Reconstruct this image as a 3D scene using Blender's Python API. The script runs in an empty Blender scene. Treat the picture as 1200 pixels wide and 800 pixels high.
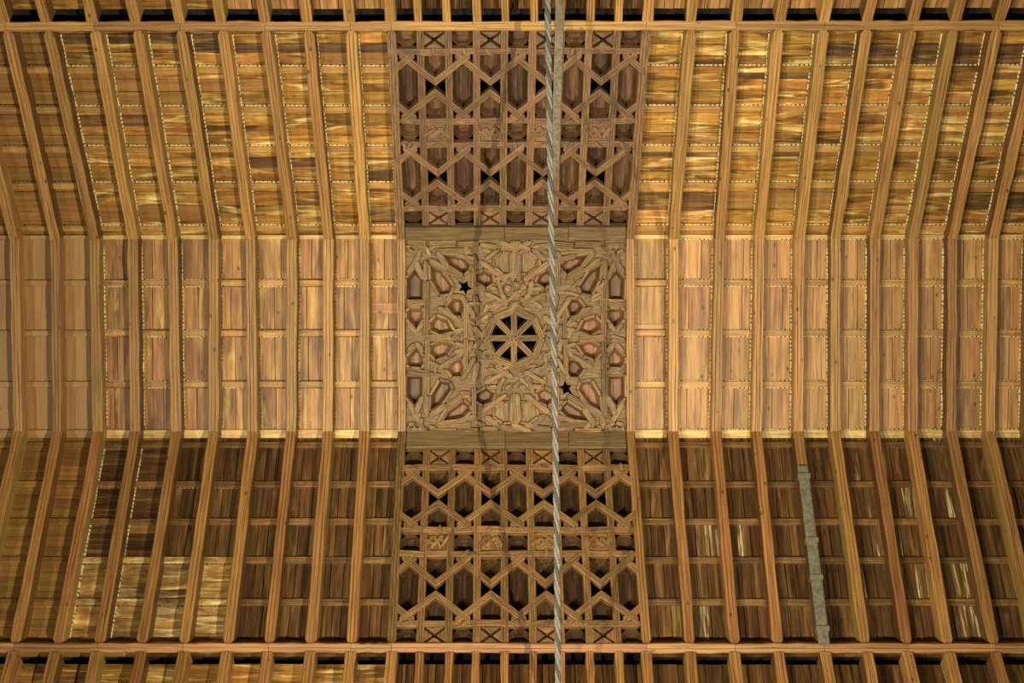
import bpy, math, random
from mathutils import Vector, Matrix
from mathutils.geometry import delaunay_2d_cdt
random.seed(7)
SC = bpy.context.scene
COL = SC.collection

# ------------------------------------------------------------------ camera
F, D, H = 1700.0, 12.3, 13.9                  # focal length in px (1200 wide), camera to rafters, rafter height
CAM = Vector((0.0, -0.2637, H - D))
RA, RB, RC = 0.02558, 0.00427, -0.00057
def Rm():
    rx = Matrix.Rotation(RA, 3, 'X'); ry = Matrix.Rotation(RB, 3, 'Y'); rz = Matrix.Rotation(RC, 3, 'Z')
    return rz @ rx @ ry
RM = Rm()
cam = bpy.data.cameras.new('camera'); co = bpy.data.objects.new('camera', cam); COL.objects.link(co)
right, up, back = RM.row[0].copy(), -RM.row[1], -RM.row[2]
m = Matrix((right, up, back)).transposed().to_4x4(); m.translation = CAM
co.matrix_world = m
cam.sensor_width = 36.0; cam.lens = F * 36.0 / 1200.0; cam.clip_end = 100
SC.camera = co

# ------------------------------------------------------------------ light
SC.view_settings.view_transform = 'Standard'; SC.view_settings.look = 'None'
SC.view_settings.gamma = 1.0; SC.view_settings.exposure = -0.08
SC.view_settings.use_curve_mapping = False
wd = bpy.data.worlds.new('World'); SC.world = wd; wd.use_nodes = True
wd.node_tree.nodes['Background'].inputs[0].default_value = (1.0, 0.86, 0.62, 1)
wd.node_tree.nodes['Background'].inputs[1].default_value = 0.015
def lamp(x, y, z, watts, radius=0.13, col=(1.0, 0.89, 0.66)):
    l = bpy.data.lights.new('nave_lamp', 'POINT'); l.energy = watts; l.color = col; l.shadow_soft_size = radius
    o = bpy.data.objects.new('nave_lamp', l); COL.objects.link(o); o.location = (x, y, z)
def spot(x, y, z, watts, aim, size, radius=0.04, col=(1.0, 0.89, 0.66)):
    l = bpy.data.lights.new('nave_spotlight', 'SPOT'); l.energy = watts; l.color = col; l.shadow_soft_size = radius
    l.spot_size = math.radians(size); l.spot_blend = 1.0
    o = bpy.data.objects.new('nave_spotlight', l); COL.objects.link(o); o.location = (x, y, z)
    o.rotation_euler = (Vector(aim) - Vector((x, y, z))).to_track_quat('-Z', 'Y').to_euler()
spot(-2.84, 2.6, 1.0, 2900, (3.4, -0.3, H), 66)        # floodlights of the nave, each thrown across to the other half of the ceiling
spot(-5.6, 2.6, 1.0, 4600, (3.8, -0.3, H), 56)
spot(4.1, 2.6, 1.0, 5900, (-3.6, -0.3, H), 62)
lamp(-10.0, 2.0, 3.0, 1500, 0.05)
lamp(10.0, 2.0, 3.0, 1100, 0.05)

# ------------------------------------------------------------------ planes of the vault
W1, W2, DR = 0.8147, 2.4001, 1.1126
AL = math.atan2(DR, W2 - W1); CA, SA = math.cos(AL), math.sin(AL)
A2 = math.radians(46); C2, S2 = math.cos(A2), math.sin(A2)
LS = math.hypot(DR, W2 - W1)
class Plane:
    def __init__(self, O, v, w): self.O, self.v, self.w = Vector(O), Vector(v), Vector(w)
    def P(self, x, s, w=0.0): return self.O + Vector((x, 0, 0)) + self.v * s + self.w * w
FLAT = Plane((0, 0, H), (0, 1, 0), (0, 0, 1))
TOP = Plane((0, -W1, H), (0, -CA, -SA), (0, -SA, CA))
BOT = Plane((0, W1, H), (0, CA, -SA), (0, SA, CA))
OTOP = Plane((0, -W2, H - DR), (0, -C2, -S2), (0, -S2, C2))
OBOT = Plane((0, W2, H - DR), (0, C2, -S2), (0, S2, C2))
def unproj(px, py, pl, w=0.0):
    d = right * ((px - 600) / F) - up * ((py - 400) / F) - back
    o = pl.O + pl.w * w
    t = (o - CAM).dot(pl.w) / d.dot(pl.w)
    p = CAM + d * t - pl.O
    return p.x, p.dot(pl.v)
TH1 = math.tan(AL / 2); TH2 = math.tan((A2 - AL) / 2)

# ------------------------------------------------------------------ materials
def nodes(name):
    mt = bpy.data.materials.new(name); mt.use_nodes = True
    nt = mt.node_tree; b = nt.nodes['Principled BSDF']
    return mt, nt, b
def N(nt, t, **k):
    n = nt.nodes.new(t)
    for a, v in k.items(): setattr(n, a, v)
    return n
def ramp(nt, stops):
    r = N(nt, 'ShaderNodeValToRGB'); e = r.color_ramp.elements
    while len(e) < len(stops): e.new(0.5)
    for i, (p, c) in enumerate(stops):
        e[i].position = p; e[i].color = (c[0], c[1], c[2], 1)
    return r
def srgb(r, g, b):
    f = lambda c: (c / 255 / 12.92) if c / 255 <= 0.04045 else ((c / 255 + 0.055) / 1.055) ** 2.4
    return (f(r), f(g), f(b))
def wood(name, lo, mid, hi, rough=0.5, grain=1.0, stain=None, stain_amt=0.5, streak=None, streak_amt=0.5, vary=0.35, knots=0.5, bump=0.25, across=60.0, along=4.0, sacross=15.0):
    fix = lambda c: None if c is None else (c[0], c[1] * 0.96, c[2] * 0.71)
    lo, mid, hi, stain, streak = fix(lo), fix(mid), fix(hi), fix(stain), fix(streak)
    mt, nt, b = nodes(name); L = nt.links.new
    tc = N(nt, 'ShaderNodeTexCoord'); oi = N(nt, 'ShaderNodeObjectInfo')
    mul = N(nt, 'ShaderNodeVectorMath', operation='SCALE'); mul.inputs[0].default_value = (37.0, 91.0, 53.0); L(oi.outputs['Random'], mul.inputs['Scale'])
    add = N(nt, 'ShaderNodeVectorMath', operation='ADD'); L(tc.outputs['Object'], add.inputs[0]); L(mul.outputs[0], add.inputs[1])
    def stretched(sx, sy, detail=4.0, rg=0.6, dist=0.0):
        mp = N(nt, 'ShaderNodeMapping'); mp.inputs['Scale'].default_value = (sx, sy, sy); L(add.outputs[0], mp.inputs[0])
        nz = N(nt, 'ShaderNodeTexNoise'); nz.inputs['Scale'].default_value = 1.0; nz.inputs['Detail'].default_value = detail
        nz.inputs['Roughness'].default_value = rg; nz.inputs['Distortion'].default_value = dist; L(mp.outputs[0], nz.inputs['Vector'])
        return nz.outputs['Fac']
    g = stretched(along * grain, across * grain, 5.0, 0.65, 0.4)
    rp = ramp(nt, [(0.30, lo), (0.50, mid), (0.68, hi)]); L(g, rp.inputs[0])
    cur = rp.outputs[0]
    def mixc(fac, col, blend='MIX'):
        nonlocal cur
        mx = N(nt, 'ShaderNodeMix', data_type='RGBA', blend_type=blend)
        if hasattr(fac, 'links') or not isinstance(fac, float): L(fac, mx.inputs['Factor'])
        else: mx.inputs['Factor'].default_value = fac
        L(cur, mx.inputs['A'])
        if isinstance(col, tuple): mx.inputs['B'].default_value = (*col, 1)
        else: L(col, mx.inputs['B'])
        cur = mx.outputs['Result']
    def mask(fac, a, bb, amt):
        mr = N(nt, 'ShaderNodeMapRange'); mr.inputs[1].default_value = a; mr.inputs[2].default_value = bb; mr.inputs[4].default_value = amt
        L(fac, mr.inputs[0]); return mr.outputs[0]
    if stain is not None:
        mixc(mask(stretched(1.6, 6.0, 3.0, 0.6, 0.6), 0.50, 0.66, stain_amt), stain)
    if streak is not None:
        mixc(mask(stretched(1.9, sacross, 3.0, 0.6, 0.8), 0.54, 0.70, streak_amt), streak)
    if knots:
        mp = N(nt, 'ShaderNodeMapping'); mp.inputs['Scale'].default_value = (5.0, 8.5, 8.5); L(add.outputs[0], mp.inputs[0])
        vo = N(nt, 'ShaderNodeTexVoronoi'); vo.inputs['Scale'].default_value = 1.0; L(mp.outputs[0], vo.inputs['Vector'])
        mixc(mask(vo.outputs['Distance'], 0.13, 0.04, knots), (lo[0] * 0.35, lo[1] * 0.3, lo[2] * 0.3))
    # each piece its own tone
    hs = N(nt, 'ShaderNodeHueSaturation'); L(cur, hs.inputs['Color'])
    L(mask(oi.outputs['Random'], 0.0, 1.0, 1.0), hs.inputs['Value'])
    mv = hs.inputs['Value'].links[0].from_node; mv.inputs[3].default_value = 1 - vary; mv.inputs[4].default_value = 1 + vary
    hm = N(nt, 'ShaderNodeMath', operation='FRACT'); h2 = N(nt, 'ShaderNodeMath', operation='MULTIPLY'); h2.inputs[1].default_value = 7.31
    L(oi.outputs['Random'], h2.inputs[0]); L(h2.outputs[0], hm.inputs[0])
    hr = N(nt, 'ShaderNodeMapRange'); hr.inputs[3].default_value = 0.491; hr.inputs[4].default_value = 0.506; L(hm.outputs[0], hr.inputs[0]); L(hr.outputs[0], hs.inputs['Hue'])
    L(hs.outputs[0], b.inputs['Base Color'])
    b.inputs['Roughness'].default_value = rough
    bp = N(nt, 'ShaderNodeBump'); bp.inputs['Strength'].default_value = bump; bp.inputs['Distance'].default_value = 0.006
    L(g, bp.inputs['Height']); L(bp.outputs[0], b.inputs['Normal'])
    return mt
def plain(name, c, rough=0.6, metal=0.0, noise=0.0, scale=40.0):
    mt, nt, b = nodes(name)
    b.inputs['Roughness'].default_value = rough; b.inputs['Metallic'].default_value = metal
    if noise:
        tc = N(nt, 'ShaderNodeTexCoord'); nz = N(nt, 'ShaderNodeTexNoise'); nz.inputs['Scale'].default_value = scale; nz.inputs['Detail'].default_value = 4
        nt.links.new(tc.outputs['Object'], nz.inputs['Vector'])
        r = ramp(nt, [(0.35, tuple(v * (1 - noise) for v in c)), (0.65, tuple(min(1, v * (1 + noise)) for v in c))])
        nt.links.new(nz.outputs['Fac'], r.inputs[0]); nt.links.new(r.outputs[0], b.inputs['Base Color'])
    else: b.inputs['Base Color'].default_value = (*c, 1)
    return mt
def dentil(name, pale, dark, period=0.036, wear=0.45):
    mt, nt, b = nodes(name); L = nt.links.new
    tc = N(nt, 'ShaderNodeTexCoord'); sx = N(nt, 'ShaderNodeSeparateXYZ'); L(tc.outputs['Object'], sx.inputs[0])
    dv = N(nt, 'ShaderNodeMath', operation='DIVIDE'); dv.inputs[1].default_value = period; L(sx.outputs['X'], dv.inputs[0])
    fr = N(nt, 'ShaderNodeMath', operation='FRACT'); L(dv.outputs[0], fr.inputs[0])
    lt = N(nt, 'ShaderNodeMath', operation='LESS_THAN'); lt.inputs[1].default_value = 0.33; L(fr.outputs[0], lt.inputs[0])
    nz = N(nt, 'ShaderNodeTexNoise'); nz.inputs['Scale'].default_value = 7.0; nz.inputs['Detail'].default_value = 3; L(tc.outputs['Object'], nz.inputs['Vector'])
    r = ramp(nt, [(wear - 0.06, tuple(v * 0.45 for v in pale)), (wear + 0.06, pale)]); L(nz.outputs['Fac'], r.inputs[0])
    n2 = N(nt, 'ShaderNodeTexNoise'); n2.inputs['Scale'].default_value = 26.0; L(tc.outputs['Object'], n2.inputs['Vector'])
    gt = N(nt, 'ShaderNodeMapRange'); gt.inputs[1].default_value = 0.40; gt.inputs[2].default_value = 0.52; L(n2.outputs['Fac'], gt.inputs[0])
    lm = N(nt, 'ShaderNodeMath', operation='MULTIPLY'); L(lt.outputs[0], lm.inputs[0]); L(gt.outputs[0], lm.inputs[1])
    mx = N(nt, 'ShaderNodeMix', data_type='RGBA'); L(lm.outputs[0], mx.inputs['Factor']); L(r.outputs[0], mx.inputs['A']); mx.inputs['B'].default_value = (*dark, 1)
    L(mx.outputs['Result'], b.inputs['Base Color']); b.inputs['Roughness'].default_value = 0.6
    return mt
M = {}
M['rafter'] = wood('rafter_wood', (0.15, 0.072, 0.026), (0.40, 0.225, 0.088), (0.56, 0.34, 0.145), vary=0.20, knots=0.8, across=80, along=1.8, bump=0.5)
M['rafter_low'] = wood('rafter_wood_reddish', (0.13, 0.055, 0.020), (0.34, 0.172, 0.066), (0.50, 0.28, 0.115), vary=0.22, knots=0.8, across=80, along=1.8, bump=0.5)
M['flat'] = wood('ceiling_board_wood', (0.20, 0.090, 0.036), (0.47, 0.260, 0.118), (0.62, 0.375, 0.185), vary=0.18, knots=0.9, stain=(0.22, 0.115, 0.055), stain_amt=0.6, streak=(0.62, 0.42, 0.15), streak_amt=0.3, across=34, along=2.0, bump=0.15)
M['flat_l'] = wood('ceiling_board_wood_stained', (0.16, 0.068, 0.025), (0.39, 0.195, 0.076), (0.54, 0.305, 0.130), vary=0.22, knots=0.9, stain=(0.16, 0.080, 0.036), stain_amt=0.75, streak=(0.70, 0.50, 0.17), streak_amt=0.7, across=34, along=2.0, bump=0.15)
M['new'] = wood('restored_board_wood', (0.30, 0.170, 0.075), (0.38, 0.225, 0.100), (0.45, 0.275, 0.128), vary=0.10, knots=0.35, across=30, along=1.6, bump=0.1)
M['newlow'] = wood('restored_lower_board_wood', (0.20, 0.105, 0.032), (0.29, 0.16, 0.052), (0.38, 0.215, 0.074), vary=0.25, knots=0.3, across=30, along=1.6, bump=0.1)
M['top'] = wood('streaked_board_wood', (0.13, 0.055, 0.015), (0.42, 0.215, 0.062), (0.62, 0.36, 0.115), vary=0.36, knots=0.5, stain=(0.080, 0.040, 0.017), stain_amt=0.8, streak=(0.95, 0.76, 0.40), streak_amt=0.95, rough=0.36, across=26, along=1.8)
M['topnew'] = wood('restored_upper_board_wood', (0.19, 0.095, 0.030), (0.29, 0.155, 0.052), (0.38, 0.215, 0.080), vary=0.25, knots=0.4, across=30, along=1.6, bump=0.1)
M['topdark'] = wood('blackened_board_wood', (0.05, 0.026, 0.012), (0.12, 0.064, 0.028), (0.25, 0.140, 0.056), vary=0.3, knots=0.3, streak=(0.62, 0.44, 0.16), streak_amt=0.5, across=26, along=1.8)
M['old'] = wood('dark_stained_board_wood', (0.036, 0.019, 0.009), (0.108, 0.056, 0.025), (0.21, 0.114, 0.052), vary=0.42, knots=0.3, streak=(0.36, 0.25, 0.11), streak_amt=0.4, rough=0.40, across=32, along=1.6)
M['bleach'] = wood('bleached_board_wood', (0.16, 0.08, 0.03), (0.40, 0.24, 0.09), (0.66, 0.46, 0.20), vary=0.40, knots=0.0, streak=(0.95, 0.82, 0.50), streak_amt=1.0, stain=(0.11, 0.055, 0.024), stain_amt=0.8, across=12, along=4.0)
M['batten'] = wood('batten_wood', (0.26, 0.13, 0.045), (0.45, 0.255, 0.095), (0.58, 0.36, 0.14), vary=0.20, knots=0.2, across=60, along=3.0)
M['pale'] = wood('lit_edge_batten_wood', (0.36, 0.22, 0.08), (0.66, 0.46, 0.20), (0.88, 0.70, 0.38), vary=0.15, knots=0.0, across=60, along=3.0)  # pale tone imitates strong light caught by the battens at the breaks
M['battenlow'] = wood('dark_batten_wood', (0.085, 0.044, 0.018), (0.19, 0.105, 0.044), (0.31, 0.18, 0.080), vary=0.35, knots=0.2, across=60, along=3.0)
M['strap'] = wood('lattice_wood', (0.075, 0.040, 0.022), (0.195, 0.112, 0.066), (0.33, 0.20, 0.124), vary=0.24, knots=0.2, across=110, along=8.0, bump=0.7)
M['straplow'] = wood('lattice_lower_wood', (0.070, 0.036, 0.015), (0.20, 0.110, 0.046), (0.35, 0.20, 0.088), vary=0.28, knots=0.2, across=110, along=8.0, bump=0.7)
M['star'] = wood('star_panel_wood', (0.060, 0.034, 0.015), (0.195, 0.117, 0.050), (0.34, 0.215, 0.098), vary=0.28, knots=0.15, across=110, along=9.0, bump=0.8)
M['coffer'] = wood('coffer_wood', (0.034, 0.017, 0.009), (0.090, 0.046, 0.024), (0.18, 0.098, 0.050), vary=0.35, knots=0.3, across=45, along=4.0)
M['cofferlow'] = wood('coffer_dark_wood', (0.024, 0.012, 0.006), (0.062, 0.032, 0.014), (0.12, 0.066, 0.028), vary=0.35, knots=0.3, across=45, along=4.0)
M['starcoffer'] = wood('star_coffer_wood', (0.08, 0.036, 0.016), (0.20, 0.098, 0.046), (0.36, 0.19, 0.092), vary=0.40, knots=0.3, across=45, along=4.0)
M['grey'] = wood('weathered_grey_beam_wood', (0.080, 0.052, 0.030), (0.150, 0.100, 0.056), (0.24, 0.165, 0.090), vary=0.12, knots=0.1, across=70, along=4.0)
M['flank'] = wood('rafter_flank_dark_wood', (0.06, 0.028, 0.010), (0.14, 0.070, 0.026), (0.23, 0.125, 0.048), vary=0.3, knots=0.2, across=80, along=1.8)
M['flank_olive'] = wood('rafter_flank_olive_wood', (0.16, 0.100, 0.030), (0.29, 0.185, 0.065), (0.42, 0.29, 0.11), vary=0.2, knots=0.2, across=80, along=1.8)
M['drip'] = wood('lime_streaked_board_wood', (0.050, 0.027, 0.011), (0.135, 0.074, 0.031), (0.25, 0.145, 0.064), vary=0.3, knots=0.2, streak=(0.95, 0.84, 0.55), streak_amt=0.95, sacross=34, across=32, along=1.6)
M['dark_backing'] = plain('shade_black_backing', (0.012, 0.007, 0.004), 0.9)  # near-black colour paints the deep shade seen through gaps and holes
M['dent'] = dentil('dentil_paint', (0.86, 0.70, 0.34), (0.02, 0.012, 0.005))
M['dentdull'] = dentil('dentil_paint_faded', (0.42, 0.27, 0.09), (0.03, 0.018, 0.008), wear=0.52)
M['steel'] = plain('galvanised_steel', (0.24, 0.20, 0.14), 0.5, 0.3, 0.25, 25)
M['hole'] = plain('nail_head_steel', (0.08, 0.06, 0.04), 0.5, 0.4)
M['splint'] = plain('grey_painted_board', (0.17, 0.155, 0.100), 0.7, 0.0, 0.28, 30)
M['band'] = plain('grey_metal_band', (0.23, 0.21, 0.145), 0.5, 0.2, 0.2, 30)
M['rope1'] = plain('pale_hemp_rope', (0.23, 0.215, 0.18), 0.85, 0.0, 0.35, 120)
M['rope2'] = plain('dark_hemp_rope', (0.09, 0.085, 0.07), 0.85, 0.0, 0.35, 120)

# ------------------------------------------------------------------ object helpers
def empty(name, loc, label=None, cat=None, group=None, kind=None):
    o = bpy.data.objects.new(name, None); COL.objects.link(o); o.location = loc; o.empty_display_size = 0.1
    tag(o, label, cat, group, kind); return o
def tag(o, label=None, cat=None, group=None, kind=None):
    if label: o['label'] = label
    if cat: o['category'] = cat
    if group: o['group'] = group
    if kind: o['kind'] = kind
    return o
def wloc(o):
    p = Vector(o.location)
    while o.parent: o = o.parent; p += o.location
    return p
WL = {}
def build(name, verts, faces, mat, parent=None, ex=(1, 0, 0), ez=(0, 0, -1), smooth=False, normals=True, mat2=None, idx2=()):
    """verts in world space; the object's own x axis follows ex (the grain), z follows ez"""
    c = sum((Vector(v) for v in verts), Vector()) / len(verts)
    ex = Vector(ex).normalized(); ez = Vector(ez); ez = (ez - ex * ez.dot(ex)).normalized(); ey = ez.cross(ex)
    R = Matrix((ex, ey, ez))                        # world -> local
    base = c
    Mw = R.transposed().to_4x4(); Mw.translation = base
    me = bpy.data.meshes.new(name)
    me.from_pydata([R @ (Vector(v) - base) for v in verts], [], faces)
    if normals:
        import bmesh
        bm = bmesh.new(); bm.from_mesh(me); bmesh.ops.recalc_face_normals(bm, faces=bm.faces); bm.to_mesh(me); bm.free()
    if smooth:
        for p in me.polygons: p.use_smooth = True
    me.materials.append(M[mat])
    if mat2:
        me.materials.append(M[mat2])
        for q in idx2: me.polygons[q].material_index = 1
    o = bpy.data.objects.new(name, me); COL.objects.link(o)
    if parent is not None:
        o.parent = parent
        pm = WL.get(parent.name) or Matrix.Translation(parent.location)
        o.matrix_local = pm.inverted() @ Mw
    else: o.matrix_local = Mw
    WL[o.name] = Mw
    return o
def area(poly):
    return 0.5 * sum(poly[i][0] * poly[(i + 1) % len(poly)][1] - poly[(i + 1) % len(poly)][0] * poly[i][1] for i in range(len(poly)))
def offset(poly, d):
    """inset (d > 0) a polygon by d, mitred"""
    sgn = 1 if area(poly) > 0 else -1
    n = len(poly); out = []
    for i in range(n):
        p0, p1, p2 = Vector(poly[i - 1]), Vector(poly[i]), Vector(poly[(i + 1) % n])
        a = (p1 - p0); b = (p2 - p1)
        if a.length < 1e-9 or b.length < 1e-9: out.append(tuple(p1)); continue
        a.normalize(); b.normalize()
        na = Vector((-a.y, a.x)) * sgn; nb = Vector((-b.y, b.x)) * sgn
        k = na + nb
        den = max(0.35, 1 + na.dot(nb))
        out.append(tuple(p1 + k * (d / den)))
    return out
def piece(name, pl, poly, w0, w1, mat, parent, grain=(1, 0), bev=0.004, gap=0.0):
    """a slab of wood on plane pl: outline poly (x, s), front at w0, back at w1, chamfered front edge"""
    if gap: poly = offset(poly, gap)
    n = len(poly); top = offset(poly, bev) if bev else poly
    V = [pl.P(x, s, w0) for x, s in top]
    F_ = [list(range(n))]
    if bev:
        V += [pl.P(x, s, w0 + bev) for x, s in poly]
        F_ += [[i, (i + 1) % n, n + (i + 1) % n, n + i] for i in range(n)]
    k = len(V) - n
    V += [pl.P(x, s, w1) for x, s in poly]; b = len(V) - n
    F_ += [[k + i, k + (i + 1) % n, b + (i + 1) % n, b + i] for i in range(n)] + [list(range(b, b + n))]
    g = Vector((grain[0], 0, 0)) + pl.v * grain[1]
    return build(name, V, F_, mat, parent, g, -pl.w)
def bar(name, pl, a, b, width, w0, w1, mat, parent, bev=0.004, cut=None, groove=True, point=0.0):
    """a straight strap from a to b on the plane; cut='x' ends it on lines of constant x; point makes pointed ends"""
    a, b = Vector(a), Vector(b); d = (b - a)
    if d.length < 1e-6: return
    d.normalize(); nrm = Vector((-d.y, d.x)); h = width / 2
    if cut == 'x' and abs(d.x) > 0.2:
        hh = Vector((0, h / abs(d.x)))
        prof = lambda p, t: p + hh * t
    else: prof = lambda p, t: p + nrm * h * t
    ts = [(-1, bev), (-0.8, 0), (-0.42, 0), (-0.30, 0.005), (-0.18, 0), (0.18, 0), (0.30, 0.005), (0.42, 0), (0.8, 0), (1, bev)] if groove else [(-1, bev), (-0.75, 0), (0.75, 0), (1, bev)]
    V = []; rings = [a, b]
    if point: rings = [a, a + d * point, b - d * point, b]
    for ri, p in enumerate(rings):
        sc = 0.35 if point and ri in (0, len(rings) - 1) else 1.0
        for t, dz in ts:
            q = prof(p, t * sc); V.append(pl.P(q.x, q.y, w0 + dz + (0.004 if sc < 1 else 0)))
        for t in (1, -1):
            q = prof(p, t * sc); V.append(pl.P(q.x, q.y, w1))
    n = len(ts) + 2; F_ = []
    for r in range(len(rings) - 1):
        for i in range(n):
            j = (i + 1) % n; F_.append([r * n + i, r * n + j, (r + 1) * n + j, (r + 1) * n + i])
    F_ += [list(range(n)), list(range((len(rings) - 1) * n, len(rings) * n))]
    return build(name, V, F_, mat, parent, Vector((d.x, 0, 0)) + pl.v * d.y, -pl.w)
def coffer(pl, poly, mat, parent, w0=0.035, w1=0.085, inset=0.022, grain=(0, 1), name='coffer_panel'):
    """a sunk tray: sloping facets from the rim to a flat field"""
    n = len(poly); V = [pl.P(x, s, w0) for x, s in poly] + [pl.P(x, s, w1) for x, s in offset(poly, inset)] + [pl.P(x, s, w1 + 0.02) for x, s in poly]
    F_ = [[i, (i + 1) % n, n + (i + 1) % n, n + i] for i in range(n)] + [list(range(n, 2 * n))]
    F_ += [[i, (i + 1) % n, 2 * n + (i + 1) % n, 2 * n + i] for i in range(n)] + [list(range(2 * n, 3 * n))]
    return build(name, V, F_, mat, parent, Vector((grain[0], 0, 0)) + pl.v * grain[1], -pl.w)

# ------------------------------------------------------------------ rafter grid (measured)
T_ = [(-276, -172, -163, -264), (-221, -125, -118, -208), (-166, -79, -72, -153), (-111, -32, -26, -98), (-48, 16, 21, -36), (7, 64, 67, 16), (55, 110, 114, 66), (110, 155, 158, 115), (160, 202, 206, 165), (211, 250, 250, 214.5), (260, 293, 296, 266), (311, 342, 341, 314.7), (360.6, 384.6, 384, 363.5), (410.4, 427, 427, 411), (458.6, 469.5, 471, 458.7),
      (757.5, 739, 739, 758), (810, 790, 789, 809), (862.5, 844, 840, 861.6), (913, 890.7, 887.5, 912), (966, 937.6, 935.7, 966), (1017, 979.5, 979.5, 1015), (1069, 1026, 1025, 1064), (1119, 1071, 1070, 1112), (1170, 1117, 1115, 1166), (1221, 1165, 1161, 1219), (1273, 1211, 1207, 1270), (1325, 1258, 1253, 1322), (1377, 1304, 1299, 1373), (1429, 1351, 1345, 1425)]
NR = len(T_); NL = 15                         # fifteen on the left of the panel, the last of them its border
XR = []
for a, b, c, d in T_:
    XR.append((unproj(a, 30, TOP)[0], unproj(b, 280.3, FLAT)[0], unproj(c, 505.4, FLAT)[0], unproj(d, 759, BOT)[0]))
RW = 0.083; RD = 0.145
ORD = ['first', 'second', 'third', 'fourth', 'fifth', 'sixth', 'seventh', 'eighth', 'ninth', 'tenth', 'eleventh', 'twelfth', 'thirteenth', 'fourteenth', 'fifteenth', 'sixteenth', 'seventeenth', 'eighteenth', 'nineteenth', 'twentieth']
def which(i):
    if i == NL - 1: return 'rafter bordering the left side of the carved panel'
    if i == NL: return 'rafter bordering the right side of the carved panel'
    if i < NL: return ORD[NL - 2 - i] + ' rafter to the left of the carved panel'
    return ORD[i - NL - 1] + ' rafter to the right of the carved panel'
def timber(name, pl, xa, sa, xb, sb, width, depth, mat, parent, mit=(0.0, 0.0), taper=(0, 0), wob=0.003, nseg=9, front=0.0):
    """a hewn length of timber on plane pl with scored lines along its face and slightly uneven edges"""
    h = width / 2
    ts = [(-1, 0.007), (-0.86, 0), (-0.44, 0), (-0.36, 0.006), (-0.28, 0), (0.28, 0), (0.36, 0.006), (0.44, 0), (0.86, 0), (1, 0.007)]
    n = len(ts) + 2; V = []; K = [0.0, 0.02] + [k / nseg for k in range(1, nseg)] + [0.98, 1.0]
    for ki, k in enumerate(K):
        jx = random.uniform(-wob, wob); jw = random.uniform(-wob, wob) * 0.7; jh = random.uniform(-0.5, 1.5) * wob
        sc = 1.0
        if (ki == 0 and taper[0]) or (ki == len(K) - 1 and taper[1]): sc = 0.45
        for t, dz in ts + [(1, None), (-1, None)]:
            w = depth if dz is None else front + dz + jw
            ext = mit[0] * w * (1 - k) + mit[1] * w * k          # mitred ends
            s = sa + (sb - sa) * k + ext
            x = xa + (xb - xa) * k + jx + (h + jh) * t * sc
            V.append(pl.P(x, s, w))
    F_ = []
    for r in range(len(K) - 1):
        for i in range(n):
            j = (i + 1) % n; F_.append([r * n + i, r * n + j, (r + 1) * n + j, (r + 1) * n + i])
    F_ += [list(range(n)), list(range((len(K) - 1) * n, len(K) * n))]
    g = (pl.P(xb, sb) - pl.P(xa, sa))
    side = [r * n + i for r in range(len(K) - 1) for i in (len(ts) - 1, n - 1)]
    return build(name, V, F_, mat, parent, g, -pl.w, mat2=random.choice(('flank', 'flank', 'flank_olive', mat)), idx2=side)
def dstrip(pl, a, b, side, mat, parent, w0=0.129, w1=0.144, reach=0.012, name='dentil_strip'):
    """thin three-cornered painted strip in the angle between a timber's flank and the boards; side is the 2D way out"""
    a, b, sd = Vector(a), Vector(b), Vector(side)
    V = []
    for p in (a, b):
        q = p + sd * reach; r = p + sd * 0.004
        V += [pl.P(p.x, p.y, w0), pl.P(r.x, r.y, w0), pl.P(q.x, q.y, w1 - 0.006), pl.P(q.x, q.y, w1), pl.P(p.x, p.y, w1)]
    F_ = [[i, (i + 1) % 5, 5 + (i + 1) % 5, 5 + i] for i in range(5)] + [[0, 1, 2, 3, 4], [5, 6, 7, 8, 9]]
    d = b - a
    return build(name, V, F_, mat, parent, Vector((d.x, 0, 0)) + pl.v * d.y, -pl.w)

# ------------------------------------------------------------------ ceiling boards
BD = RD                                        # boards lie on the backs of the rafters
def S(py, pl, x=604.0): return unproj(x, py, pl)[1]
def edge(i, pl, s):                            # x of rafter i at distance s on a plane
    a, b, c, d = XR[i]
    if pl is FLAT: return b + (c - b) * (s + W1) / (2 * W1)
    if pl is TOP: return b + (a - b) * s / LS
    if pl is BOT: return c + (d - c) * s / LS
    return a if pl is OTOP else d
XL, XRR = XR[0][0] - 0.25, XR[-1][0] + 0.25
ceil = {}
for key, pl, nm, lab in (('flat', FLAT, 'ceiling_middle', 'flat middle strip of orange-brown boards between the two slopes'),
                     ('top', TOP, 'ceiling_upper', 'sloping strip of golden streaked boards above the middle strip'),
                     ('bot', BOT, 'ceiling_lower', 'sloping strip of dark stained boards below the middle strip'),
                     ('otop', OTOP, 'ceiling_upper_edge', 'steep strip of boards beyond the upper crossbeam'),
                     ('obot', OBOT, 'ceiling_lower_edge', 'steep strip of boards beyond the lower crossbeam')):
    ceil[key] = empty(nm, pl.P(0, 0, 0.25), lab, 'ceiling', kind='structure')
def dark_backing(pl, s0, s1, par):
    piece('light_block_backing', pl, [(XL, s0), (XRR, s0), (XRR, s1), (XL, s1)], 0.25, 0.28, 'dark_backing', par, bev=0)  # added sheet behind the boards, keeps light from leaking in from above
dark_backing(FLAT, -W1 - 0.25 * TH1, W1 + 0.25 * TH1, ceil['flat'])
dark_backing(TOP, -0.25 * TH1, LS + 0.25 * TH2, ceil['top'])
dark_backing(BOT, -0.25 * TH1, LS + 0.25 * TH2, ceil['bot'])
dark_backing(OTOP, -0.25 * TH2, 1.1, ceil['otop']); dark_backing(OBOT, -0.25 * TH2, 1.1, ceil['obot'])
bays = [i for i in range(NR - 1) if i != NL - 1]
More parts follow.
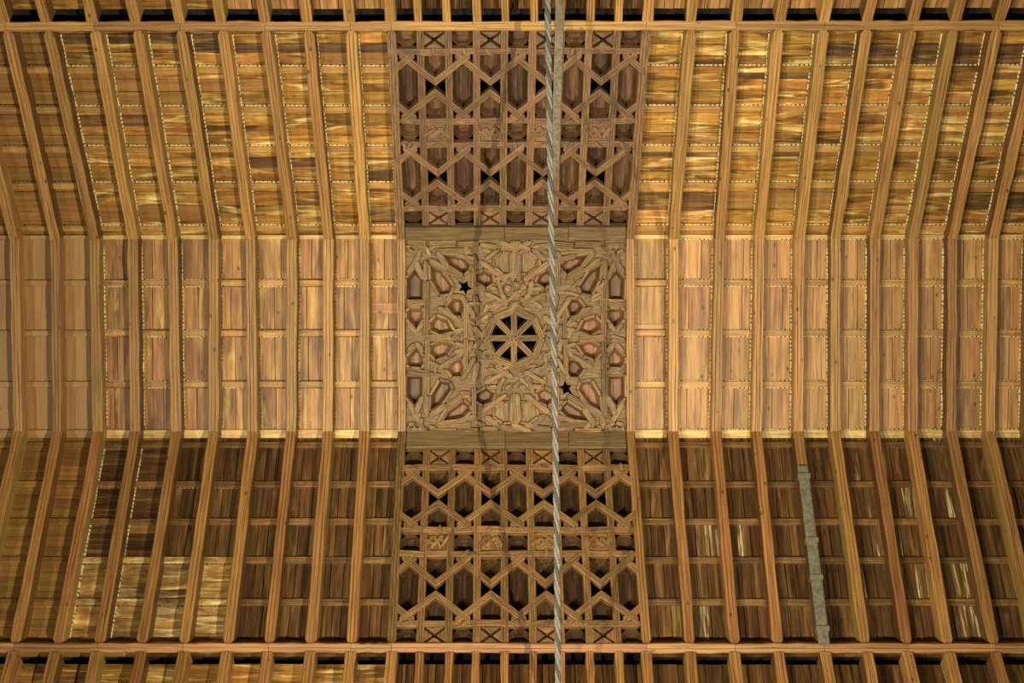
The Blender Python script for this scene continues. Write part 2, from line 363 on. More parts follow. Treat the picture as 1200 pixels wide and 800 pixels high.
def quad(pl, i, s0, s1, f0=0.0, f1=1.0, pad=0.0):
    """part of bay i between s0, s1 and the fractions f0, f1 of its width"""
    def xx(f, s):
        a, b = edge(i, pl, s) , edge(i + 1, pl, s)
        return a + (b - a) * f
    return [(xx(f0, s0), s0), (xx(f1, s0), s0), (xx(f1, s1), s1), (xx(f0, s1), s1)]
def splits(n, jit=0.10):
    c = [0] + [(k + random.uniform(-jit, jit) * 1.0) / n for k in range(1, n)] + [1]
    return list(zip(c[:-1], c[1:]))
def batten(pl, i, sc, wid, mat, parent, dent=None, w0=0.120):
    p = quad(pl, i, sc - wid / 2, sc + wid / 2)
    ins = RW / 2 - 0.004
    p = [(p[0][0] + ins, p[0][1]), (p[1][0] - ins, p[1][1]), (p[2][0] - ins, p[2][1]), (p[3][0] + ins, p[3][1])]
    b = piece('batten', pl, p, w0 + random.uniform(-0.003, 0.003), BD + 0.004, mat, parent, (1, 0), 0.004)
    for sd, dm in (dent or []):
        k = (0, 1) if sd < 0 else (3, 2)
        dstrip(pl, p[k[0]], p[k[1]], (0, sd), dm, b, w0=0.133, reach=0.009)
    return b
RESTORED = lambda i: i <= 5
# middle strip
rows_f = [S(y, FLAT) for y in (283, 331, 390.5, 451, 505)]
for i in bays:
    for r in range(4):
        s0, s1 = rows_f[r], rows_f[r + 1]
        if r == 0: s0 = -W1 - BD * TH1
        if r == 3: s1 = W1 + BD * TH1
        n = 1 if RESTORED(i) else random.choice((1, 2, 2, 2))
        for f0, f1 in splits(n, 0.35):
            j = random.uniform(-0.003, 0.004)
            piece('plank', FLAT, quad(FLAT, i, s0, s1, f0, f1), BD + j, BD + 0.022, 'new' if RESTORED(i) else ('flat_l' if i < NL else 'flat'), ceil['flat'], (0, 1), 0.002, 0.002)
    for r in (1, 2, 3):
        dn = [] if RESTORED(i) else [(-1, 'dent' if (i > NL or random.random() < 0.5) else 'dentdull'), (1, 'dent' if i > NL or random.random() < 0.4 else 'dentdull')]
        batten(FLAT, i, rows_f[r], 0.052, 'new' if RESTORED(i) else 'batten', ceil['flat'], dn)
    batten(FLAT, i, -W1 - 0.026, 0.036, 'new' if RESTORED(i) else 'pale', ceil['flat'], [] if i <= NL else [(1, 'dent')])
    batten(FLAT, i, W1 + 0.032, 0.072, 'new' if RESTORED(i) else 'pale', ceil['flat'], [] if i <= NL else [(-1, 'dent')])
# a repair piece across two bays beside the panel
for i, y in ((NL - 2, 361), (NL, 386)):
    sc = S(y, FLAT); piece('patch_board', FLAT, quad(FLAT, i, sc - 0.045, sc + 0.045), BD - 0.008, BD + 0.002, 'flat', ceil['flat'], (1, 0), 0.002)
# upper slope: long boards across the rafters
rows_t = [S(y, TOP) for y in (268, 222, 179, 132, 85, 36)]
for lo, hi in ((0, NL - 1), (NL, NR - 1)):
    for r in range(5):
        s0, s1 = rows_t[r], rows_t[r + 1]
        if r == 0: s0 = -BD * TH1
        for f0, f1 in splits(3 if r % 2 else 4, 0.22):
            i = lo
            while i < hi:
                j = min(hi, i + random.choice((2, 3, 3, 4, 5))) if i >= 6 else (3 if i == 0 else 6)
                a, b = s0 + (s1 - s0) * f0, s0 + (s1 - s0) * f1
                p = [(edge(i, TOP, a), a), (edge(j, TOP, a), a), (edge(j, TOP, b), b), (edge(i, TOP, b), b)]
                piece('plank', TOP, p, BD + random.uniform(-0.005, 0.005), BD + 0.022, 'topnew' if i < 6 else random.choice(('top',) * 6 + ('topdark', 'topnew')), ceil['top'], (1, 0), 0.002, 0.002)
                i = j
for i in bays:
    for r in (1, 2, 3, 4):
        d = 'dent' if not RESTORED(i) else 'dentdull'
        batten(TOP, i, rows_t[r] - 0.036, 0.056, 'batten' if r != 4 or i < NL else 'top', ceil['top'], [(1, d)])
    batten(TOP, i, 0.030, 0.05, 'batten', ceil['top'], [(1, 'dent' if not RESTORED(i) else 'dentdull')])
    batten(TOP, i, LS - 0.075, 0.045, 'batten', ceil['top'])
# lower slope: short boards along the rafters, cross boards in the restored and bleached bays
rows_b = [S(y, BOT) for y in (512, 558.5, 602.5, 648, 697.5, 746)]
for i in bays:
    for r in range(5):
        s0, s1 = rows_b[r], rows_b[r + 1]
        if r == 0: s0 = -BD * TH1
        rest = i <= 6; ble = 6 <= i <= 9 and r >= 3
        mixed = 6 <= i <= 7 and r < 3
        if rest or ble or mixed:
            for f0, f1 in splits(3, 0.25):
                a, b = s0 + (s1 - s0) * f0, s0 + (s1 - s0) * f1
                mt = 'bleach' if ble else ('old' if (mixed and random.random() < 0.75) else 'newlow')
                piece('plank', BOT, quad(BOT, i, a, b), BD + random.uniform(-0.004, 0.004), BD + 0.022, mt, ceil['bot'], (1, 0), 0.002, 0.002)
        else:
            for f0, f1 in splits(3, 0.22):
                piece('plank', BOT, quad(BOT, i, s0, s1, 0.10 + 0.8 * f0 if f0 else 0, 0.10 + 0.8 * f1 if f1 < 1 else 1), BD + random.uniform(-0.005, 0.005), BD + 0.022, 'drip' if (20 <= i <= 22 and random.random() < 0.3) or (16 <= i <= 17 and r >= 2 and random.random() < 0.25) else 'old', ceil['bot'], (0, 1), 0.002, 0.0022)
    piece('plank', BOT, quad(BOT, i, rows_b[5], LS + 0.01), BD, BD + 0.022, 'newlow' if i <= 7 else 'old', ceil['bot'], (1, 0), 0.002)
    for r in (1, 2, 3, 4, 5):
        rest = i <= 5
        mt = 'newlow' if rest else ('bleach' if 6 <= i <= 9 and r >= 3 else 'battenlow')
        batten(BOT, i, rows_b[r], 0.054, mt, ceil['bot'], [(1, 'dentdull')] if (6 <= i <= 9 and r in (1, 3, 4)) else [])
    batten(BOT, i, 0.055, 0.05, 'newlow' if i <= 5 else 'battenlow', ceil['bot'])
# steep edges beyond the crossbeams
for key, pl in (('otop', OTOP), ('obot', OBOT)):
    for i in range(NR - 1):
        mid = i == NL - 1
        if mid:
            for f0, f1 in splits(22, 0.2):
                piece('plank', pl, quad(pl, i, 0.05, 0.75, f0, f1), BD + random.uniform(0, 0.006), BD + 0.03, 'old', ceil[key], (0, 1), 0.002, 0.0022)
        elif (key == 'otop' and i < 10) or (key == 'obot' and i < NL - 1):
            for f0, f1 in splits(9, 0.2):
                piece('plank', pl, quad(pl, i, 0.05 + 0.70 * f0, 0.05 + 0.70 * f1), BD + random.uniform(0, 0.006), BD + 0.03, 'top', ceil[key], (1, 0), 0.002, 0.002)
        else:
            for f0, f1 in splits(3, 0.25):
                piece('plank', pl, quad(pl, i, 0.05, 0.75, f0, f1), BD + random.uniform(0, 0.006), BD + 0.03, 'flat' if key == 'otop' else 'old', ceil[key], (0, 1), 0.002, 0.0022)

# ------------------------------------------------------------------ rafters
BW = 0.072                                     # crossbeam face width
for i in range(NR):
    a, b, c, d = XR[i]
    for key, pl in (('top', TOP), ('flat', FLAT), ('bot', BOT)):
        where = {'top': 'on the bright upper slope', 'flat': 'on the flat middle strip', 'bot': 'on the dark lower slope'}[key]
        grp = {'top': 'rafters of the upper slope', 'flat': 'rafters of the flat middle', 'bot': 'rafters of the lower slope'}[key]
        lab = which(i) + ', ' + where
        restored = i <= 6
        if key == 'flat': xa, sa, xb, sb, mit, tp = b, -W1, c, W1, (-TH1, TH1), (0, 0)
        elif key == 'top': xa, sa, xb, sb, mit, tp = b, 0.0, a, LS - BW / 2, (-TH1, 0), (0, 1)
        else: xa, sa, xb, sb, mit, tp = c, 0.0, d, LS - BW / 2, (-TH1, 0), (0, 1)
        strips = []
        for sd in (-1, 1):              # painted strips between rafter and boards, on the sides where a bay lies
            if restored and not (sd == 1 and i == 6): continue
            if (i == NL - 1 and sd == 1) or (i == NL and sd == -1): continue
            if key == 'bot' and i > 7: continue
            strips.append(sd)
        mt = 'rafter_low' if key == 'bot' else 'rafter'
        wd_ = RW + random.uniform(-0.004, 0.004)
        if i in (NL - 1, NL):
            wd_ = 0.070
            if key == 'top': mt = 'strap'
            elif key == 'bot': mt = 'straplow' if i < NL else 'rafter_low'
        if not strips:
            tag(timber('rafter', pl, xa, sa, xb, sb, wd_, RD, mt, None, mit, tp), lab, 'rafter', grp); continue
        root = empty('rafter', pl.P(xa, sa), lab, 'rafter', grp)
        timber('beam_shaft', pl, xa, sa, xb, sb, wd_, RD, mt, root, mit, tp)
        for sd in strips:
            h = sd * (RW / 2 - 0.003)
            pa, pb = (xa + h, sa + 0.03), (xb + h, sb - 0.04)
            dm = 'dent' if (key != 'flat' or i > NL or i == 6 or random.random() < 0.55) else 'dentdull'
            dstrip(pl, pa, pb, (sd, 0), dm, root)

# short rafters beyond the crossbeams
for key, pl, idx in (('upper', OTOP, 0), ('lower', OBOT, 3)):
    xs = [XR[i][idx] for i in range(NR)]
    xa, xb = xs[NL - 1], xs[NL]
    full = xs[:NL] + [xa + (xb - xa) * k / 9 for k in range(1, 9)] + xs[NL:]
    for k, x in enumerate(full):
        nl = NL
        if k < nl: lab = ORD[nl - 1 - k] + ' short rafter left of the rope beyond the %s crossbeam' % key if k != nl - 1 else 'short rafter at the left corner of the lattice beyond the %s crossbeam' % key
        elif k < nl + 8: lab = ORD[k - nl] + ' narrow rafter from the left above the lattice, beyond the %s crossbeam' % key
        elif k == nl + 8: lab = 'short rafter at the right corner of the lattice beyond the %s crossbeam' % key
        else: lab = ORD[k - nl - 9] + ' short rafter right of the lattice beyond the %s crossbeam' % key
        if k < nl - 1: lab = ORD[nl - 2 - k] + ' short rafter left of the lattice beyond the %s crossbeam' % key
        if key == 'lower': lab = lab.replace('above the lattice', 'below the lattice')
        mid = nl <= k < nl + 8
        o = timber('short_rafter', pl, x + random.uniform(-0.01, 0.01), BW / 2 - 0.004, x, 0.78, 0.058 if mid else RW * 0.97, RD + 0.01, 'rafter' if key == 'upper' else 'rafter_low', None, nseg=5)
        tag(o, lab, 'rafter', 'short rafters beyond the %s crossbeam' % key)

# crossbeams along the outer breaks: sections butted over the rafters
for key, pl, idx in (('upper', TOP, 0), ('lower', BOT, 3)):
    root = empty('crossbeam', pl.P(0, LS), 'long horizontal wooden crossbeam at the %s edge of the %s slope' % ('top' if key == 'upper' else 'bottom', key), 'beam', kind='thing')
    xs = [XR[i][idx] for i in range(NR)]
    cuts = [xs[0] - 0.2] + [xs[i] for i in range(1, NL - 1, 2)] + [xs[NL - 1], xs[NL]] + [xs[i] for i in range(NL + 2, NR - 1, 2)] + [xs[-1] + 0.2]
    mid_pl = Plane(pl.O, pl.v, pl.w)
    ang = math.radians(7); sg = -1 if key == 'upper' else 1
    bp = Plane(pl.P(0, LS), (0, sg * math.cos(ang), -math.sin(ang)), (0, sg * math.sin(ang), math.cos(ang)))
    for x0, x1 in zip(cuts[:-1], cuts[1:]):
        V = []; K = 7
        ts = [(-1, 0.008), (-0.8, 0), (-0.1, 0), (0, 0.004), (0.1, 0), (0.8, 0), (1, 0.008)]
        for k in range(K + 1):
            x = x0 + 0.0015 + (x1 - x0 - 0.003) * k / K
            sag = random.uniform(-0.003, 0.003); jh = random.uniform(-0.003, 0.005)
            for t, dz in ts + [(1, None), (-1, None)]:
                V.append(bp.P(x, t * (BW / 2 + jh) + sag, (0.15 if dz is None else dz - 0.004)))
        n = len(ts) + 2; F_ = []
        for r in range(K):
            for i in range(n):
                j = (i + 1) % n; F_.append([r * n + i, r * n + j, (r + 1) * n + j, (r + 1) * n + i])
        F_ += [list(range(n)), list(range(K * n, (K + 1) * n))]
        build('beam_section', V, F_, 'rafter' if key == 'upper' else 'rafter_low', root, (1, 0, 0), -bp.w)

# ------------------------------------------------------------------ lattice panels on the slopes
SWD = 0.060
def lattice(key, pl, ys, label, idx0, idx1):
    """ys: image rows of beam edge, strap, meeting point, strap, strap, meeting point, strap, plain beam edge"""
    root = empty('lattice_panel', pl.P(0, LS / 2), label, 'carved panel')
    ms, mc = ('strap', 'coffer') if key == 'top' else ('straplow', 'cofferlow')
    s = [S(y, pl) for y in ys]
    i0, i1 = NL - 1, NL
    def X(c, ss): a, b = edge(i0, pl, ss), edge(i1, pl, ss); return a + (b - a) * c / 9
    def U(c, ss): return (X(c, ss), ss)
    hw = SWD / 2 / 0.2177                       # half a strap in columns
    lo, hi = min(s), max(s)
    for c in range(1, 9):
        j = random.uniform(0, 0.004)
        bar('upright', pl, U(c, s[0] + (0.0 if s[0] > s[-1] else 0.0)), U(c, s[7]), SWD * random.uniform(0.94, 1.04), j, 0.06, ms, root)
    for k in (1, 3, 4, 6):                      # horizontal straps, short lengths between the uprights
        for c in range(9):
            j = random.uniform(-0.010, 0.002); q = random.uniform(-0.008, 0.008); q2 = random.uniform(-0.008, 0.008)
            bar('cross_strap', pl, U(c + 0.02 + (0.12 if c == 0 else -0.05), s[k] + q), U(c + 0.98 - (0.12 if c == 8 else -0.05), s[k] + q2), SWD * random.uniform(0.78, 0.98), j + 0.004, 0.06, ms, root, point=0.025 if random.random() < 0.5 else 0.0)
    for a, mm, b in ((1, 2, 3), (4, 5, 6)):     # the long-hexagon rows
        sa, sm, sb = s[a], s[mm], s[b]; dv = 0.047 if sb > sa else -0.047
        da = 0.068 if sb > sa else -0.068
        for sgn, s_st in ((-1, sa), (1, sb)):
            v0 = sm + sgn * dv; apex = s_st - sgn * da
            for c in (1, 3, 5, 7):              # even columns in the photo: V and inverted V meeting at a point
                cc = c + 0.5
                for side in (-1, 1):
                    slope = (apex - v0)
                    ext = 1.0 + 0.27
                    e = cc + side * ext
                    if e < 0.2: ext = 1.15; e = cc - ext
                    bar('diagonal_strap', pl, U(cc, v0), (X(e, v0 + slope * ext), v0 + slope * ext), SWD * 0.88, -0.005 + random.uniform(-0.002, 0.002) + (0.004 if side < 0 else 0), 0.055, ms, root, cut='x')
            for cc, side in ((0.5, 1), (8.5, -1)):      # outermost: the other arm of the end hexagons
                slope = (apex - v0)
                st = 0.60
                bar('diagonal_strap', pl, (X(cc - side * 0.42, apex - slope * 0.42), apex - slope * 0.42), (X(cc + side * 0.27, apex + slope * 0.27), apex + slope * 0.27), SWD * 0.88, -0.001, 0.055, ms, root, cut='x')
        # coffers
        g = hw * 0.9
        for c in range(9):
            cl, cr, cm = c + g, c + 1 - g, c + 0.5
            if c % 2 == 0:
                k = 0.5 * (apex - v0) * 1.0
                up0 = sa + da * 1.0; dn0 = sb - da * 1.0
                e1 = abs((sm - dv) - (sa + da)) * 0.5 * (1 if sb > sa else -1)
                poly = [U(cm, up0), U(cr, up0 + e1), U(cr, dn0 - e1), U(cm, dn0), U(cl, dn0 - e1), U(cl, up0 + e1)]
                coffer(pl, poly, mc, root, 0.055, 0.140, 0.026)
            else:
                e1 = abs((sm - dv) - (sa + da)) * 0.5 * (1 if sb > sa else -1)
                for st, sgn in ((sa, -1), (sb, 1)):
                    v0 = sm + sgn * dv; sd = 1 if sb > sa else -1
                    t0 = st - sgn * 0.026 * sd
                    y1 = v0 + sgn * e1
                    mid_ = t0 + (y1 - t0) * 0.25
                    poly = [U(cl + 0.10, t0), U(cr - 0.10, t0), U(cr, mid_), U(cr, y1), U(cm, v0), U(cl, y1), U(cl, mid_)]
                    if sd * sgn > 0: poly = poly[::-1]
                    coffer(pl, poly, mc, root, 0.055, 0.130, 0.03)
    # square coffers and crossed blocks in the narrow rows
    for (k0, k1, kind) in ((0, 1, 'X'), (3, 4, 'K'), (6, 7, 'X')):
        sg = 1 if s[k1] > s[k0] else -1
        a = s[k0] + sg * (0.020 if k0 == 0 else 0.024); b = s[k1] - sg * (0.024 if k1 != 7 else 0.0)
        for c in range(9):
            cl, cr, cm = c + hw, c + 1 - hw, c + 0.5; mid_ = (a + b) / 2
            if c % 2 == 0:
                e = (b - a) * 0.28
                poly = [U(cl, a + e), U(cl + 0.2, a), U(cr - 0.2, a), U(cr, a + e), U(cr, b - e), U(cr - 0.2, b), U(cl + 0.2, b), U(cl, b - e)]
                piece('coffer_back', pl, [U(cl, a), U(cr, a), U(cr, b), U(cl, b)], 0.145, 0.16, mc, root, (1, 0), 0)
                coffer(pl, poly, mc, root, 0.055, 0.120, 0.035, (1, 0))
            elif kind == 'X':
                L_, R_ = cl - 0.06, cr + 0.06; g_ = 0.010
                ctr = U(cm, mid_)
                for tri in ([U(L_, a), U(R_, a), ctr], [U(R_, a), U(R_, b), ctr], [U(R_, b), U(L_, b), ctr], [U(L_, b), U(L_, a), ctr]):
                    horiz = abs(tri[0][1] - tri[1][1]) > 1e-6
                    piece('wedge_block', pl, tri, random.uniform(-0.004, 0.006), 0.06, ms, root, (0, 1) if horiz else (1, 0), 0.004, 0.011)
            else:
                piece('knot_back', pl, [U(cl - 0.05, a), U(cr + 0.05, a), U(cr + 0.05, b), U(cl - 0.05, b)], 0.022, 0.06, ms, root, (1, 0), 0.003)
                for t in (-0.30, 0.0, 0.30):
                    for dr in (-1, 1):
                        p = Vector(U(cm + t, mid_)); ln = 0.07 + random.uniform(-0.015, 0.012)
                        an = math.radians(45 + random.uniform(-18, 18)) * dr
                        d = Vector((math.cos(an), math.sin(an))) * ln * (0.8 if t else 1)
                        bar('knot_finger', pl, p - d, p + d, 0.028 + random.uniform(0, 0.008), random.uniform(-0.006, 0.008), 0.03, ms, root, 0.006, groove=False, point=0.016)
    # a few carved rosette lumps on the strap crossings
    for k in (1, 3, 4, 6):
        for c in range(0, 9):
            if random.random() < 0.55:
                p = Vector(U(c + 0.5 + random.uniform(-0.1, 0.1), s[k])); an = random.uniform(0, math.pi)
                d = Vector((math.cos(an), math.sin(an))) * 0.034
                bar('knot_finger', pl, p - d, p + d, 0.034, -0.012, 0.01, ms, root, 0.006, groove=False, point=0.018)
    return root
lat_t = lattice('top', TOP, (34, 60.6, 102.3, 142.5, 170, 208.6, 244.5, 264), 'interlaced lattice panel of hexagons and crosses on the upper slope', 0, 1)
lat_b = lattice('bot', BOT, (757, 730, 689, 648, 619.7, 583, 547, 526), 'interlaced lattice panel of hexagons and crosses on the lower slope', 3, 2)
# plain weathered beams that close the lattice at the breaks
for pl, root, y0, y1 in ((TOP, lat_t, 266, 279.5), (BOT, lat_b, 511, 525)):
    a, b = sorted((S(y0, pl), S(y1, pl)))
    x0, x1 = edge(NL - 1, pl, 0) + RW / 2, edge(NL, pl, 0) - RW / 2
    n = 3
    cuts = [x0, x0 + (x1 - x0) * 0.45, x0 + (x1 - x0) * 0.74, x1]
    for k in range(3):
        mid_ = a + (b - a) * 0.52
        for q0, q1, w in ((-0.012, mid_, -0.004), (mid_, b, -0.012)):
            piece('plain_beam', pl, [(cuts[k], q0), (cuts[k + 1], q0), (cuts[k + 1], q1), (cuts[k], q1)], w + random.uniform(-0.004, 0.004), 0.07, 'grey', root, (1, 0), 0.005, 0.001)

# ------------------------------------------------------------------ star panel in the flat middle
star = empty('star_panel', FLAT.P(0.0, 0.0), 'square carved star panel with an eight-spoked wheel at the centre of the ceiling', 'carved panel')
CX, CY = 604.0, 395.7
def Q(px, py): return unproj(px, py, FLAT)
PX = D / F
def mirror(pts, mx, my): return [((2 * CX - x) if mx else x, (2 * CY - y) if my else y) for x, y in pts]
Z = lambda pts: [(460 + x / 6.153, 265 + y / 6.153) for x, y in pts]
cells = {   # outlines in the upper left quarter, mirrored to the others
    'tall': (Z([(157, 318), (212, 385), (212, 522), (106, 522), (103, 382)]), 1.0),
    'bud': (Z([(130, 598), (200, 598), (217, 618), (215, 662), (168, 728), (108, 666), (108, 616)]), 1.0),
    'long_a': (Z([(275, 285), (345, 325), (425, 432), (405, 477), (342, 487), (284, 385)]), 1.0),
    'long_b': (Z([(366, 209), (500, 226), (557, 280), (546, 312), (510, 342), (410, 275)]), 1.0),
    'hex_a': (Z([(437, 528), (490, 530), (512, 577), (492, 642), (440, 632), (397, 580)]), 1.0),
    'hex_b': (Z([(315, 655), (390, 680), (427, 752), (345, 776), (280, 742), (275, 700)]), 1.0),
    'hex_c': (Z([(655, 323), (712, 350), (727, 402), (675, 437), (608, 397), (608, 350)]), 1.0),
    'shield': (Z([(733, 242), (795, 195), (842, 205), (842, 330), (808, 332), (745, 292)]), 0.35),
}
starhole = Z([(470, 390), (508, 412), (540, 395), (545, 432), (577, 452), (540, 460), (530, 497), (510, 462), (478, 466), (497, 436)])
holes = []; cellpolys = []
for mx in (0, 1):
    for my in (0, 1):
        for nm, (pts, deep) in cells.items():
            jit = [(x + random.uniform(-0.5, 0.5), y + random.uniform(-0.5, 0.5)) for x, y in pts]
            pp = [Q(*p) for p in mirror(jit, mx, my)]
            if area(pp) < 0: pp = pp[::-1]
            cellpolys.append((nm, pp, deep)); holes.append(pp)
        if mx == my:
            pp = [Q(*p) for p in mirror(starhole, mx, my)]
            if area(pp) < 0: pp = pp[::-1]
            holes.append(pp)
HX, HY = 602.3, 396.0
def octo(r, ph=0.0): return [Q(HX + r * math.cos(math.radians(45 * k) + ph), HY + r * math.sin(math.radians(45 * k) + ph)) for k in range(8)]
holes.append(octo(28.0))
x0, x1 = edge(NL - 1, FLAT, 0) + RW / 2 - 0.004, edge(NL, FLAT, 0) - RW / 2 + 0.004
sy0, sy1 = -W1 + 0.002, W1 + 0.022
rect = [(x0, sy0), (x1, sy0), (x1, sy1), (x0, sy1)]
pts = list(map(Vector, rect)); faces = [[0, 1, 2, 3]]
for h in holes:
    b = len(pts); pts += [Vector(p) for p in h]; faces.append(list(range(b, b + len(h))))
vo, eo, fo, ov, oe, of = delaunay_2d_cdt(pts, [], faces, 0, 1e-6)
keep = [f for f, o in zip(fo, of) if o == [0] or (0 in o and len(o) == 1)]
wf, wb = 0.030, 0.062
n = len(vo)
V = [FLAT.P(p.x, p.y, wf) for p in vo] + [FLAT.P(p.x, p.y, wb) for p in vo]
F_ = [list(f) for f in keep] + [[i + n for i in reversed(f)] for f in keep]
ed = {}
for f in keep:
    for i in range(3):
        a, b = f[i], f[(i + 1) % 3]; ed[(a, b)] = 1
for (a, b) in ed:
    if (b, a) not in ed: F_.append([a, b, b + n, a + n])
build('pierced_board', V, F_, 'star', star, (1, 0, 0), (0, 0, -1), normals=False)
for nm, pp, deep in cellpolys:
    sh = nm == 'shield'
    coffer(FLAT, pp, 'star' if sh else 'starcoffer', star, 0.03 if sh else 0.05, 0.032 if sh else 0.110, 0.004 if sh else 0.024)
    # frame of mitred straps round the cell
    wd_ = 0.030 if not sh else 0.026
    out = offset(pp, -wd_); k = len(pp)
    for i in range(k):
        j = (i + 1) % k; e = Vector(pp[j]) - Vector(pp[i])
        if e.length < 0.02: continue
        piece('frame_strap', FLAT, [pp[i], pp[j], out[j], out[i]], random.uniform(-0.004, 0.008), 0.05, 'star', star, (e.x, e.y), 0.004, 0.0028)
# wheel
cxy = Vector(Q(HX, HY))
for k in range(8):
    a = math.radians(45 * k); d = Vector((math.cos(a), math.sin(a)))
    bar('wheel_spoke', FLAT, cxy + d * 0.004, cxy + d * 29 * PX, 7.2 * PX, 0.0 + 0.0012 * (k % 2), 0.06, 'star', star)
ring_o, ring_i = octo(37.0), octo(29.5)
for k in range(8):
    j = (k + 1) % 8; e = Vector(ring_o[j]) - Vector(ring_o[k])
    mid_o = (Vector(ring_o[j]) + Vector(ring_o[k])) / 2
    bar('wheel_rim', FLAT, (Vector(ring_o[k]) + Vector(ring_i[k])) / 2, (Vector(ring_o[j]) + Vector(ring_i[j])) / 2, 7.0 * PX, -0.006 + 0.002 * (k % 2), 0.055, 'star', star)
def inside(p, poly):
    c = False; k = len(poly)
    for i in range(k):
        (ax, ay), (bx, by) = poly[i], poly[i - 1]
        if (ay > p[1]) != (by > p[1]) and p[0] < (bx - ax) * (p[1] - ay) / (by - ay) + ax: c = not c
    return c
# traced straps and carved fingers, quarter by quarter: (x0, y0, x1, y1, width) in enlarged pixels, pointed?
quarter = [
    (245, 392, 245, 800, 42, 0), (85, 572, 262, 548, 44, 0), (112, 700, 165, 770, 40, 1), (218, 700, 168, 770, 40, 1), (245, 800, 420, 815, 50, 0),
    (112, 345, 195, 195, 44, 1), (165, 250, 222, 385, 44, 1), (240, 240, 240, 388, 46, 1), (320, 180, 400, 300, 46, 1), (268, 235, 390, 325, 44, 1),
    (380, 305, 505, 385, 44, 0), (425, 445, 330, 555, 40, 0), (330, 580, 500, 690, 40, 1), (490, 500, 590, 665, 40, 1), (528, 560, 528, 800, 40, 0),
    (585, 245, 585, 440, 40, 0), (640, 262, 825, 395, 44, 1), (450, 205, 605, 245, 40, 1), (670, 245, 765, 170, 40, 1), (330, 180, 560, 180, 44, 0),
    (590, 490, 610, 630, 44, 1), (660, 480, 830, 560, 40, 1), (690, 450, 760, 455, 38, 1), (690, 585, 760, 555, 40, 1), (610, 710, 690, 640, 44, 1),
    (760, 390, 790, 500, 40, 1), (740, 590, 860, 520, 42, 1), (590, 720, 650, 800, 42, 1), (860, 200, 870, 400, 40, 1), (905, 180, 895, 380, 40, 1),
    (815, 430, 850, 460, 52, 1), (880, 430, 920, 425, 46, 1), (780, 480, 810, 530, 40, 1), (830, 600, 920, 560, 40, 0), (95, 130, 240, 130, 60, 0), (270, 130, 460, 125, 50, 0), (470, 135, 620, 130, 52, 0), (630, 140, 760, 150, 50, 1), (780, 170, 920, 110, 44, 1), (770, 110, 910, 170, 44, 1), (100, 175, 160, 195, 34, 1), (170, 190, 230, 165, 34, 1), (260, 175, 320, 130, 40, 1),
    (440, 700, 520, 720, 38, 1), (450, 760, 520, 740, 38, 1), (560, 700, 570, 790, 36, 1), (470, 660, 520, 720, 34, 1),
]
for mx in (0, 1):
    for my in (0, 1):
        for ax, ay, bx, by, wd_, pt in quarter:
            j = lambda v: v + random.uniform(-7, 7)
            a, b = mirror(Z([(j(ax), j(ay)), (j(bx), j(by))]), mx, my)
            a, b = Vector(Q(*a)), Vector(Q(*b))
            for p in (a, b):
                p.x = min(max(p.x, x0 + 0.02), x1 - 0.02); p.y = min(max(p.y, sy0 + 0.02), sy1 - 0.02)
            if (b - a).length < 0.05: continue
            core = [offset(h, -0.006) for h in holes]
            if sum(any(inside(a.lerp(b, t / 10), h) for h in core) for t in range(11)) >= 2: continue
            ww = wd_ / 6.153 * PX * random.uniform(0.85, 1.05)
            bar('carved_finger' if pt else 'strap', FLAT, a, b, ww, random.uniform(-0.012, 0.004), 0.045, 'star', star, 0.006, groove=not pt, point=min(0.022, (b - a).length * 0.2) if pt else 0.0)
# little fillers in the plain places between the straps, kept clear of the sunk cells
big = [offset(h, -0.012) for h in holes]
placed = 0; tries = 0
while placed < 130 and tries < 4000:
    tries += 1
    p = Vector((random.uniform(x0 + 0.06, x1 - 0.06), random.uniform(sy0 + 0.06, sy1 - 0.06)))
    an = random.choice((0, 22, 45, 67, 90, 112, 135, 157)) + random.uniform(-8, 8); an = math.radians(an)
    d = Vector((math.cos(an), math.sin(an))) * random.uniform(0.035, 0.065)
    if any(inside(p + d * t, h) for h in big for t in (-1, -0.5, 0, 0.5, 1)): continue
    bar('carved_finger', FLAT, p - d, p + d, random.uniform(0.028, 0.042), random.uniform(-0.006, 0.008), 0.04, 'star', star, 0.006, groove=False, point=0.018)
    placed += 1
# notched edge at the panel's upper corners
for sx in (0, 1):
    for my in (0, 1):
        for k in range(3):
            pp = [Q(*p) for p in mirror([(475 + 7 * k, 287), (482 + 7 * k, 287), (478.5 + 7 * k, 294)], sx, my)]
            piece('notch_tooth', FLAT, pp, -0.008, 0.03, 'star', star, (0, 1), 0.003)

# ------------------------------------------------------------------ rope across the nave
def tube(path, r, nseg=7):
    V, F_ = [], []
    for k, p in enumerate(path):
        t = (path[min(k + 1, len(path) - 1)] - path[max(k - 1, 0)]).normalized()
        a = t.cross(Vector((0, 0, 1))).normalized() if abs(t.z) < 0.95 else Vector((1, 0, 0)); b = t.cross(a)
        for i in range(nseg):
            q = 2 * math.pi * i / nseg; V.append(p + a * (r * math.cos(q)) + b * (r * math.sin(q)))
        if k:
            for i in range(nseg):
                j = (i + 1) % nseg; F_.append([(k - 1) * nseg + i, (k - 1) * nseg + j, k * nseg + j, k * nseg + i])
    F_ += [list(range(nseg)), list(range((len(path) - 1) * nseg, len(path) * nseg))]
    return V, F_
HZ = H - 1.75
def at_height(px, py, z):
    d = right * ((px - 600) / F) - up * ((py - 400) / F) - back
    return CAM + d * ((z - CAM.z) / d.z)
kn = [at_height(638.5, -160, HZ - 0.02), at_height(641.5, 0, HZ), at_height(646, 270, HZ), at_height(651, 520, HZ), at_height(654, 800, HZ), at_height(656, 960, HZ + 0.02)]
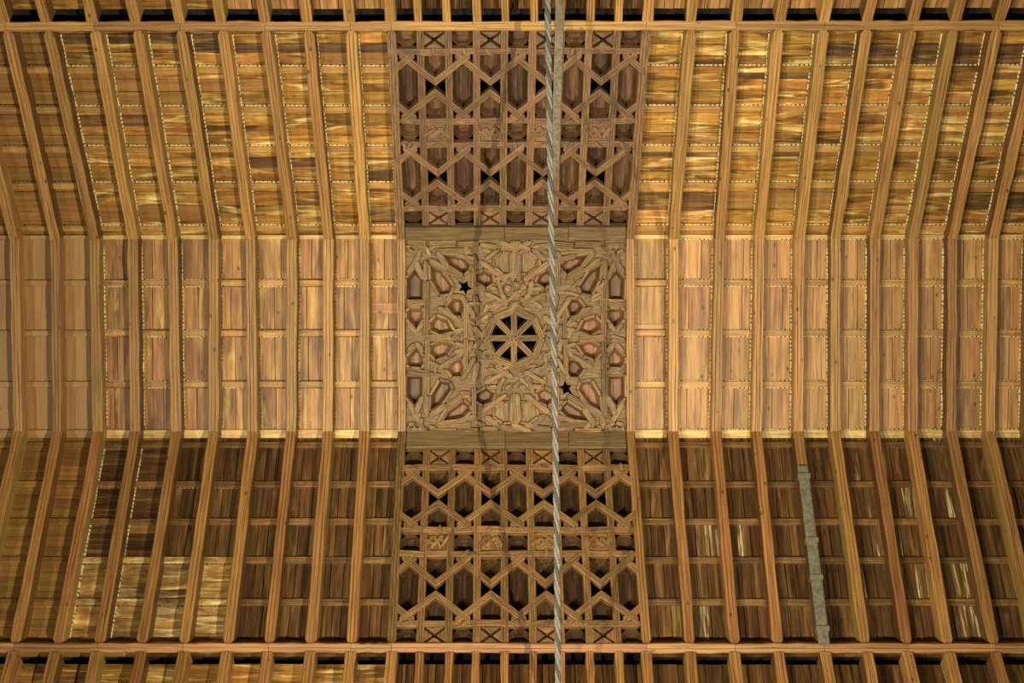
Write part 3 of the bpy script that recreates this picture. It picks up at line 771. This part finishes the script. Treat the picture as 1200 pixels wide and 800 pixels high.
def curve(t):
    t = max(0, min(0.99999, t)) * (len(kn) - 1); i = int(t); u = t - i
    p0, p1, p2, p3 = kn[max(i - 1, 0)], kn[i], kn[i + 1], kn[min(i + 2, len(kn) - 1)]
    return 0.5 * ((2 * p1) + (p2 - p0) * u + (2 * p0 - 5 * p1 + 4 * p2 - p3) * u * u + (3 * p1 - p0 - 3 * p2 + p3) * u ** 3)
rope = empty('rope', curve(0.5), 'thick twisted grey rope stretched across the front of the carved panels', 'rope')
n = 900; L_ = sum((curve((k + 1) / 60) - curve(k / 60)).length for k in range(60))
for st in range(3):
    path = []
    for k in range(n + 1):
        t = k / n; p = curve(t); ph = 2 * math.pi * (t * L_ / 0.20 + st / 3)
        path.append(p + Vector((math.cos(ph), 0, math.sin(ph))) * 0.0130)
    V, F_ = tube(path, 0.0122)
    build('strand', V, F_, 'rope2' if st == 1 else 'rope1', rope, (0, 1, 0), (0, 0, -1), smooth=True)

# ------------------------------------------------------------------ repairs
# perforated metal strap nailed over the upper lattice
sa_, sb_ = unproj(655.5, 22, TOP, -0.02), unproj(650.5, 205, TOP, -0.02)
ms = empty('metal_strap', TOP.P(sb_[0], sb_[1], -0.02), 'narrow grey perforated metal strap running beside the rope down the upper lattice', 'metal strap')
a, b = Vector(sb_), Vector(sa_)
bar('strap_plate', TOP, a, b, 0.064, -0.024, -0.010, 'steel', ms, 0.002, groove=False)
for k in range(14):
    p = a.lerp(b, (k + 0.4) / 14) + Vector((random.choice((-0.012, 0.012, 0)), 0))
    r = 0.006; piece('nail_head', TOP, [(p.x + r * math.cos(q * math.pi / 3), p.y + r * math.sin(q * math.pi / 3)) for q in range(6)], -0.028, -0.02, 'hole', ms, (1, 0), 0.001)
x_ = b.x; bar('strap_plate', OTOP, (x_, -0.02), (x_ - 0.005, 0.6), 0.062, -0.030, -0.012, 'steel', ms, 0.002, groove=False)      # and on past the crossbeam
# grey splint board strapped to a rafter of the lower slope
a = Vector(unproj(940.5, 546, BOT, -0.02)); b = Vector(unproj(966, 755, BOT, -0.02))
sp = empty('splint_board', BOT.P(b.x, b.y, -0.02), 'weathered grey splint board clamped under a rafter of the lower slope by metal bands', 'splint')
bar('splint_plank', BOT, a, b, 0.086, -0.030, -0.004, 'splint', sp, 0.004, groove=False)
for y in (559, 637, 680.5, 738):
    t = (y - 546) / 209.0; p = a.lerp(b, t); d = (b - a).normalized()
    bar('clamp_band', BOT, p - d * 0.018, p + d * 0.018, 0.102, -0.046, 0.02, 'band', sp, 0.002, groove=False)
